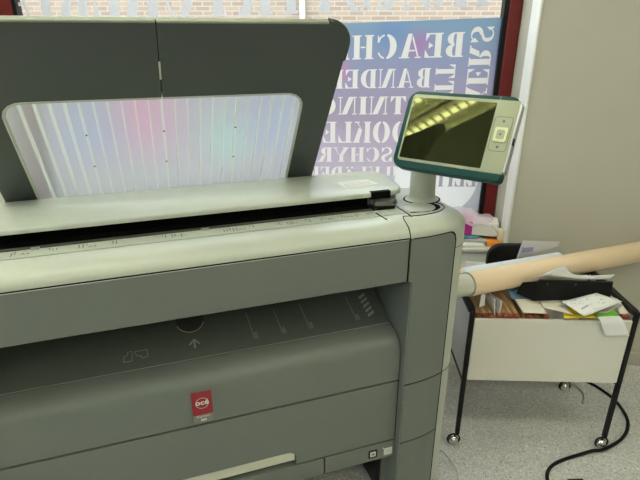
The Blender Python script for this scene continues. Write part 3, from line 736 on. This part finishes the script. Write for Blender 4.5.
part(hp(MB().add([(wx0-.03, wv-.02, -.0135), (wx1+.03, wv-.02, -.0135), (wx1+.03, hv, -.0135), (wx0-.03, hv, -.0135)], [(0,1,2,3)])), 'tray_window', SHEET, smooth=0)
nr = 22
for i in range(nr):
    x = -.256+i*(.343+.256)/(nr-2)
    wide = .0062 if i in (4, 10, 16) else .0072 if i < 4 else .0046
    rb = part(hp(MB().box(x-wide/2, x+wide/2, wv-.01, hv-.004, -.0132, -.0055)), 'rib', RIBM, bevel=.001)
    if i in (4, 10, 16):
        for v in (.308, .421): part(hp(MB().box(x-.002, x+.002, v, v+.004, -.0060, -.0045)), 'screw', DARKGREY, rb)
part(MB().box(hxl+.02, hxr-.02, 1.469, 1.56, .83, 1.010).box(hxl+.02, hxl+.06, 1.475, 1.52, 1.005, 1.085).box(hxr-.06, hxr-.02, 1.475, 1.52, 1.005, 1.085), 'tray_support', PANEL, bevel=.003)

# ------------------------------------------------------------------ hanging file cart
CX0, CX1, CY0, CY1, CZ = .545, 1.115, 1.56, 1.905, .596
CO = ((CX0+CX1)/2, (CY0+CY1)/2, 0)
cart = empty('file_cart', CO); tag(cart, 'white hanging-file cart with black frame and chrome ball casters beside the printer', 'file cart')
CYAW = R(-1.9)
cart.rotation_euler = (0, 0, CYAW)
def cpart(mb, name, m, parent=cart, **k): return mb.build(name, m, parent, CO, **k)
for (x, y) in ((CX0, CY0), (CX1, CY0), (CX0, CY1), (CX1, CY1)):
    lg_ = cpart(MB().box(x-.0085, x+.0085, y-.008, y+.008, .045, CZ+.006), 'leg', BLACKM, bevel=.003)
    kx = -.014 if x < .8 else -.012
    cpart(MB().lathe([(.001, -.0205)]+[(.0205*math.cos(R(t)), .0205*math.sin(R(t))) for t in range(-80, 81, 16)]+[(.001, .0205)], (x+kx, y-.006, .0215), 24), 'caster_ball', CHROME, lg_, smooth=80)
    ring = [(x+kx+.0235*math.cos(R(a)), y-.010, .0275+.0235*math.sin(R(a))) for a in range(0, 361, 15)]
    cpart(MB().tube(ring, .0035, 8), 'caster_ring', BLACKM, lg_)
for x in (CX0, CX1):
    cpart(MB().box(x-.0115, x+.0115, CY0+.008, CY1-.008, CZ-.012, CZ+.006), 'top_rail', BLACKM, bevel=.003)
    cpart(MB().box(x-.005, x+.005, CY0+.008, CY1-.008, .286, .300), 'lower_rail', BLACKM)
cpart(MB().box(CX0+.0115, CX1-.0115, CY1-.008, CY1+.006, CZ-.014, CZ+.004), 'rear_rail', BLACKM, bevel=.002)
cpart(MB().box(CX0+.0115, CX1-.0115, CY1-.006, CY1+.004, .286, .300), 'lower_rail', BLACKM)
cpart(MB().box(CX0+.010, CX1-.009, CY0-.003, CY0+.006, .302, .566), 'front_panel', CARTW, bevel=.002)
cpart(MB().box(CX0+.010, CX1-.009, CY1-.006, CY1+.003, .302, .566), 'rear_panel', CARTW, bevel=.002)
cpart(MB().box(CX0-.004, CX0+.004, CY0+.008, CY1-.008, .302, .588), 'side_panel', CARTLIT)
cpart(MB().box(CX1-.004, CX1+.004, CY0+.008, CY1-.008, .302, .588), 'side_panel', CARTW)
cpart(MB().box(CX0+.004, CX1-.004, CY0+.006, CY1-.006, .302, .310), 'bottom_panel', CARTW)

# suspension folders: kraft card with red end clips
def folder(x, w=.016, lean=0., label='', mat_=KRAFT):
    e = empty('hanging_folder', (x, 1.566, .32))
    o = (x, 1.566, .32)
    mb = MB()
    for k in (-1, 1):
        mb.grid(lambda a, b_, k=k: (x+k*w*.32*b_+lean*b_*(1-.3*a), 1.573+a*.318, .32+b_*(.262+.012*math.sin(a*3))), 6, 4)
    mb.build('folder_body', mat_, e, o, solid=.0012)
    MB().box(x-w/2+lean, x+w/2+lean, 1.5595, 1.578, .5675, .580).build('end_clip', REDC, e, o, bevel=.003)
    MB().box(x-w/2+lean+.002, x+w/2+lean-.002, 1.578, 1.888, .574, .581).build('hanging_rail', KRAFT, e, o, bevel=.002)
    dx_, dy_ = x-CO[0], 1.566-CO[1]
    e.location = (CO[0]+dx_*math.cos(CYAW)-dy_*math.sin(CYAW), CO[1]+dx_*math.sin(CYAW)+dy_*math.cos(CYAW), .32); e.rotation_euler = (0, 0, CYAW)
    tag(e, label, 'folder', 'kraft folders hanging in the cart')
names = ['leftmost kraft hanging folder, red clip against the cart frame', 'second kraft hanging folder from the left in the cart',
         'third kraft hanging folder from the left, red end clip', 'fourth kraft hanging folder from the left, right of the upright white sheets',
         'fifth kraft hanging folder from the left in the cart', 'sixth kraft hanging folder from the left in the cart',
         'seventh kraft hanging folder from the left, beside the cream sheets', 'first kraft hanging folder right of the gap, under the cream sheets',
         'second kraft hanging folder right of the gap, under the cream sheets', 'kraft hanging folder next to the yellow folder']
for x, n in zip((.569, .591, .612, .642, .662, .682, .703, .744, .772, .806), names): folder(x, .0185, 0, n)

def sheet(name, label, cat, fn, m, nu=10, nv=6, th=.0012, group=None):
    mb = MB().grid(fn, nu, nv); 
    vs = [Vector(v) for v in mb.v]; c = sum(vs, Vector())/len(vs)
    o = mb.build(name, m, None, c, smooth=70, solid=th); o.location = c
    return tag(o, label, cat, group)
def quad(a, b, c, d, bulge=0, n=None):
    a, b, c, d = map(Vector, (a, b, c, d))
    return lambda u, v: tuple(a.lerp(b, u).lerp(d.lerp(c, u), v)+Vector((0, 0, bulge*math.sin(math.pi*u)*math.sin(math.pi*v))))
G1 = 'loose papers in the cart'
sheet('paper_sheet', 'white sheet standing upright between the kraft folders, left one', 'paper', quad((.622, 1.575, .575), (.618, 1.72, .58), (.612, 1.72, .600), (.618, 1.580, .636), 0), PAPER, group='upright sheets')
sheet('paper_sheet', 'white sheet standing upright between the kraft folders, right one', 'paper', quad((.636, 1.570, .575), (.634, 1.70, .58), (.640, 1.70, .600), (.642, 1.578, .630), 0), PAPER, group='upright sheets')
sheet('paper_sheet', 'crumpled white sheet end at the far left of the folders under the paper roll', 'paper', quad((.566, 1.585, .600), (.590, 1.60, .600), (.592, 1.62, .655), (.572, 1.60, .64), .004), PAPER)
sheet('paper_sheet', 'cream sheet lying flat over the folders, left of the two', 'paper', quad((.715, 1.565, .592), (.800, 1.562, .589), (.812, 1.68, .600), (.712, 1.66, .604), .006), PAPERC, group=G1)
sheet('paper_sheet', 'cream sheet lying flat on the folders below the black letter tray', 'paper', quad((.795, 1.585, .600), (.885, 1.550, .592), (.872, 1.655, .603), (.800, 1.665, .606), .005), PAPERC, group=G1)
sheet('paper_sheet', 'grey card lying beneath the printed white sheet', 'paper', quad((.860, 1.60, .602), (1.00, 1.55, .598), (1.085, 1.60, .603), (.98, 1.67, .608), 0), PAPERG, group=G1)
# printed white sheet
A_, B_, C_, D_ = (.899, 1.505, .612), (1.063, 1.572, .632), (.983, 1.606, .648), (.852, 1.576, .630)
ps_ = sheet('printed_sheet', 'white sheet with grey print lying tilted on top of the cart papers', 'paper', quad(A_, B_, C_, D_, .004), PAPER, group=G1)
q = quad(A_, B_, C_, D_, .004); pm = MB(); random.seed(3)
for k in range(26):
    u, v = random.uniform(.08, .85), random.uniform(.1, .88); l = random.uniform(.02, .10)
    c4 = [Vector(q(*p))+Vector((0, 0, .0014)) for p in ((u, v), (u+l, v), (u+l, v+.018), (u, v+.018))]
    pm.add([p-ps_.location for p in c4], [(0,1,2,3)])
c4 = [Vector(q(*p))+Vector((0, 0, .0016)) for p in ((.12, .30), (.34, .36), (.34, .42), (.12, .36))]; pm.add([p-ps_.location for p in c4], [(0,1,2,3)])
pm.build('printed_lettering', mat('print_pale_ink', (.36, .36, .37), .7), ps_, smooth=0)
sheet('plastic_folder', 'yellow folder sticking out below the printed sheet', 'folder', quad((.855, 1.549, .578), (.975, 1.549, .578), (.965, 1.62, .598), (.880, 1.62, .600), .003), YELLOW)
sheet('plastic_folder', 'bright green folder corner beside the yellow folder', 'folder', quad((.972, 1.549, .584), (1.052, 1.555, .584), (1.048, 1.61, .596), (.985, 1.60, .597), .008), LIME)
sheet('plastic_folder', 'blue folder corner under the paper roll left of the black tray', 'folder', quad((.700, 1.642, .604), (.805, 1.642, .606), (.800, 1.71, .618), (.698, 1.73, .624), .004), BLUE)
hx_ = lambda u, v: (.968+.080*u+.040*v+.006*u*v, 1.553-.016*min(1, v*3), .583-.072*max(0, v-.12)/.88+.002*u)
sheet('paper_sheet', 'white sheet hanging curled over the cart front edge', 'paper', hx_, PAPER, 8, 10, group=G1)
sheet('paper_sheet', 'small folded white sheet jammed at the front right corner of the cart', 'paper', quad((1.060, 1.566, .586), (1.098, 1.570, .580), (1.102, 1.66, .594), (1.070, 1.66, .606), .008), PAPERC)
MB().box(1.066, 1.094, 1.560, 1.578, .568, .583).build('red_clip', REDC, bevel=.003)
tag(bpy.data.objects['red_clip'], 'dark red folder clip at the front right corner of the cart', 'clip')
sheet('paper_sheet', 'cream papers standing along the right side of the cart', 'paper', quad((1.092, 1.62, .575), (1.098, 1.86, .575), (1.092, 1.86, .601), (1.078, 1.65, .601), 0), PAPERC)
# black letter tray leaning against the roll
tr_o = (.905, 1.63, .60)
bt_ = empty('letter_tray', tr_o); tag(bt_, 'black plastic letter tray standing on the cart papers below the roll', 'tray')
MB().loft([[(.765, 1.612, .612), (1.042, 1.612, .620), (1.040, 1.612, .686), (.780, 1.612, .695), (.770, 1.612, .685)], [(.765, 1.622, .608), (1.045, 1.622, .616), (1.042, 1.622, .687), (.780, 1.622, .696), (.768, 1.622, .685)]]).build('tray_base', BLACK, bt_, tr_o, bevel=.002)
MB().loft([[(.716, 1.645, .625), (.770, 1.612, .610), (.775, 1.612, .690), (.735, 1.645, .668)], [(.716, 1.652, .625), (.770, 1.620, .610), (.775, 1.620, .690), (.735, 1.652, .668)]]).build('tray_side', BLACK, bt_, tr_o, bevel=.002)
MB().tube([(.805, 1.610, .683), (.805, 1.606, .683)], .004).build('tray_stud', DARKGREY, bt_, tr_o)
MB().tube([(.905, 1.610, .680), (.905, 1.606, .680)], .004).build('tray_stud', DARKGREY, bt_, tr_o)
# curled sheet standing behind the tray
cpts_t = spline([(.742, 1.660, .642), (.800, 1.645, .700), (.862, 1.630, .742), (.885, 1.634, .720), (.912, 1.636, .705), (.98, 1.636, .702), (1.052, 1.636, .706)], 6)
cpts_b = spline([(.738, 1.660, .634), (.765, 1.652, .672), (.790, 1.640, .694), (.86, 1.630, .697), (.91, 1.631, .692), (.98, 1.632, .688), (1.036, 1.634, .686)], 6)
def curl(u, v):
    k = u*(len(cpts_t)-1); i = min(int(k), len(cpts_t)-2); f = k-i
    return tuple(cpts_b[i].lerp(cpts_b[i+1], f).lerp(cpts_t[i].lerp(cpts_t[i+1], f), v))
sheet('paper_sheet', 'curled white sheet poking up between black letter tray and beige roll', 'paper', curl, PAPER, 40, 3)
# rounded black case and plastic news sheet at the back of the cart
co_ = [(.688, .602)] + [(.688, .62)] + arc(.742, .655, .054, 180, 90, 8) + [(.83, .7085), (.83, .602)]
c_ = MB().xz(co_, 1.903, 1.928).build('document_case', BLACK, None, (.77, 1.915, .602), bevel=.004); c_.location = (.77, 1.915, .602)
tag(c_, 'black case with a rounded top standing at the back of the cart', 'case')
nw = sheet('plastic_sleeve', 'clear plastic sleeve with blue print leaning beside the black case', 'sleeve', quad((.798, 1.886, .655), (1.005, 1.966, .678), (1.005, 1.968, .698), (.815, 1.892, .733), .0), CLEARW)
nm_ = MB().add([Vector(p)-nw.location for p in ((.815, 1.8885, .682), (.870, 1.909, .678), (.872, 1.910, .697), (.818, 1.8895, .703))], [(0,1,2,3)])
nm_.build('printed_lettering', mat('print_violet', (.30, .28, .48), .6), nw, smooth=0)

# paper rolls lying across the cart
def roll(name, a, b, r, m, label, cat='paper roll'):
    a, b = Vector(a), Vector(b); d = (b-a).normalized()
    e = empty(name, (a+b)/2); o = (a+b)/2
    MB().tube([a, a+d*.001, b-d*.001, b], [r*.985, r, r, r*.985], 40).build('paper_body', m, e, o, smooth=60)
    return tag(e, label, cat), a, d, o
e, a, d, o = roll('paper_roll', (.517, 1.597, .686), (1.420, 2.034, .630), .0435, ROLLM, 'long beige kraft-coloured paper roll lying across the file cart')
MB().tube([a-d*.075, a-d*.070, a+d*.02], [.036, .0385, .0385], 32).build('core_plug', CORE, e, o, smooth=60)
MB().tube([a-d*.001, a+d*.003], .0440, 40).build('edge_ring', PAPERG, e, o, smooth=60)
e2, a, d, o = roll('paper_roll', (.525, 1.692, .672), (.98, 1.907, .643), .030, ROLLW, 'bluish white paper roll lying right behind the beige roll')
MB().tube([a-d*.02, a+d*.03], .026, 32).build('core_plug', ROLLM, e2, o, smooth=60)
sheet('paper_sheet', 'loose white sheets sticking up behind the white roll near the printer', 'paper', quad((.56, 1.80, .60), (.66, 1.82, .60), (.655, 1.83, .665), (.565, 1.80, .685), 0), PAPER)

# ------------------------------------------------------------------ things on the window sill
SZ = OZ0+.017
def pile(n, x0, x1, y0, y1, z0, dz, mats, nm, lab, cat, rot=0):
    pass
def sbox(name, m, x0, x1, y0, y1, z0, z1, label, cat, rz=0, bevel=.002, group=None):
    c = Vector(((x0+x1)/2, (y0+y1)/2, z0))
    o = MB().box(x0, x1, y0, y1, z0, z1).build(name, m, None, c, bevel=bevel); o.location = c; o.rotation_euler = (0, 0, R(rz)); return tag(o, label, cat, group)
sbox('paper_stack', PAPER, .60, .735, 2.095, 2.19, SZ+.0005, SZ+.012, 'stack of white papers on the sill edge left of the orange pack', 'papers', 4)
sbox('magazine', PAPERG, .62, .76, 2.125, 2.235, SZ+.0125, SZ+.024, 'grey magazine on the sill below the blue brochure', 'magazine', -6)
sbox('brochure', mat('brochure_blue', (.10, .26, .36), .4, noise=.8, nscale=40), .625, .715, 2.135, 2.235, SZ+.0245, SZ+.036, 'blue brochure lying under the white carton on the sill', 'brochure', 8)
sbox('dark_case', DARKGREY, .735, .80, 2.15, 2.23, SZ+.0245, SZ+.034, 'small dark case on the sill under the carton', 'case', 12)
sbox('orange_pack', ORANGE, .752, .818, 2.098, 2.15, SZ+.0005, SZ+.022, 'orange pack at the right end of the window sill', 'pack', -8)
sbox('cream_box', YCREAM, .801, .824, 2.103, 2.135, SZ+.023, SZ+.080, 'small cream box standing upright at the right end of the sill', 'box', 10)
cb = empty('carton_box', (.715, 2.195, SZ+.037), R(-14)); tag(cb, 'white carton with a magenta end standing in plastic wrap on the window sill', 'box')
MB().box(-.095, .098, -.045, .05, 0, .062).build('carton', CARTON, cb, bevel=.003)
MB().box(-.0965, -.014, -.0465, .045, 0, .0625).build('magenta_end', MAGENTA, cb, bevel=.002)
MB().grid(lambda u, v: (-.125+.235*u, -.055+.105*v, .066+.030*(1-u)*(.4+v)+.007*math.sin(u*11+v*4)+.004*math.sin(u*23-v*9)-.22*max(0, u-.82)-.10*max(0, .18-v)), 14, 8).build('plastic_wrap', WRAP, cb, smooth=80)

# ------------------------------------------------------------------ cables on the floor
def cable(name, pts, r, m, label):
    mb = MB().tube(spline([(x, y, r+z) for x, y, z in pts], 8), r, 8); c = Vector(pts[0]); o = mb.build(name, m, None, c, smooth=80); o.location = c
    return tag(o, label, 'cable')
cable('power_cable', [(1.10, 2.04, 0), (1.18, 2.0, 0), (1.235, 1.947, 0), (1.275, 1.889, 0), (1.30, 1.808, 0), (1.292, 1.707, 0), (1.257, 1.637, 0), (1.19, 1.570, .004), (1.091, 1.512, .012), (1.05, 1.508, .010), (1.001, 1.500, 0), (.922, 1.473, 0), (.868, 1.445, 0), (.834, 1.407, 0), (.821, 1.36, 0), (.83, 1.28, 0)], .0065, BLACK, 'black power cable curling over the floor round the right front caster')
cable('data_cable', [(.98, 1.525, 0), (1.02, 1.535, 0), (1.06, 1.520, 0), (1.086, 1.505, 0), (1.144, 1.483, 0), (1.205, 1.445, 0), (1.28, 1.39, 0)], .0040, mat('cable_beige', (.62, .60, .54), .5), 'thin beige cable leaving the right front caster towards the right')
cable('data_cable', [(1.02, 2.02, 0), (1.08, 1.99, 0), (1.125, 1.961, 0), (1.17, 1.918, 0), (1.184, 1.861, 0), (1.165, 1.815, 0), (1.148, 1.794, 0)], .0045, CABLEG, 'short beige cable end under the back of the cart')
cable('data_cable', [(.44, 1.55, 0), (.477, 1.518, 0), (.500, 1.469, 0), (.508, 1.421, 0), (.500, 1.36, 0), (.47, 1.28, 0)], .0032, mat('cable_white', (.7, .7, .66), .5), 'thin white cable on the floor beside the printer base')
ad = sbox('cable_plug', BLACK, .888, .948, 1.335, 1.374, 0, .022, 'black plug box on the floor at the bottom edge under the cart', 'plug', 3, .006)

# ------------------------------------------------------------------ ceiling lights
TUBE = emit('fluorescent_tube', (1.0, 1.0, .82), 25)
REFL = mat('louvre_white', (.82, .82, .74), .35)
def luminaire(x, y, L=2.2, W=.42, label='', rz=0):
    o = (x, y, ZC); e = empty('ceiling_light', o, rz); z1 = ZC
    tag(e, label, 'ceiling light', 'louvred ceiling lights')
    b = MB(); b.box(-L/2, L/2, -W/2, W/2, -.012, -.002); b.box(-L/2, L/2, -W/2, -W/2+.008, -.075, -.002); b.box(-L/2, L/2, W/2-.008, W/2, -.075, -.002)
    b.box(-L/2, -L/2+.008, -W/2, W/2, -.075, -.002); b.box(L/2-.008, L/2, -W/2, W/2, -.075, -.002); b.box(-L/2, L/2, -.01, .01, -.07, -.01)
    b.build('housing', REFL, e)
    for yy in (-W/4, W/4): MB().tube([(-L/2+.03, yy, -.035), (L/2-.03, yy, -.035)], .018, 10).build('lamp_tube', TUBE, e)
    lv = MB(); n = int(L/.085)
    for i in range(1, n):
        xx = -L/2+L*i/n
        for ya, yb in ((-W/2+.008, -.01), (.01, W/2-.008)): lv.box(xx-.0015, xx+.0015, ya, yb, -.072, -.050)
    lv.build('louvre', REFL, e)
luminaire(-1.25, .70, 2.4, .42, 'louvred ceiling light over the printer mirrored in its screen')
luminaire(-.85, 1.62, 2.0, .42, 'unseen louvred ceiling light added between the printer and the window to brighten the cart')  # added out of view to brighten the floor and the cart's left panel
luminaire(1.25, .35, 2.2, .42, 'extra unseen louvred ceiling light added for room light in front of the plain wall')  # this and the next two are extra fixtures out of view, added for light
luminaire(-1.25, -1.3, 2.2, .42, 'extra unseen louvred ceiling light added for room light in the left rear')
luminaire(1.25, -1.6, 2.2, .42, 'extra unseen louvred ceiling light added for room light in the right rear')

# ------------------------------------------------------------------ sky and sun
wd = bpy.data.worlds.new('sky'); sc.world = wd; wd.use_nodes = True
nt = wd.node_tree; bg_ = nt.nodes['Background']; bg_.inputs[0].default_value = (.88, .94, 1, 1); bg_.inputs[1].default_value = 5.0
sun = bpy.data.lights.new('sun', 'SUN'); sun.energy = .5; sun.angle = R(1); sun.color = (1, .93, .82)
so = bpy.data.objects.new('sun', sun); COL.objects.link(so); so.rotation_euler = (R(52), 0, R(-25)); so.location = (0, -5, 9)

vs = sc.view_settings
sc.display_settings.display_device = 'sRGB'
vs.view_transform = 'Standard'; vs.look = 'None'; vs.gamma = 1; vs.use_curve_mapping = False; vs.exposure = 0
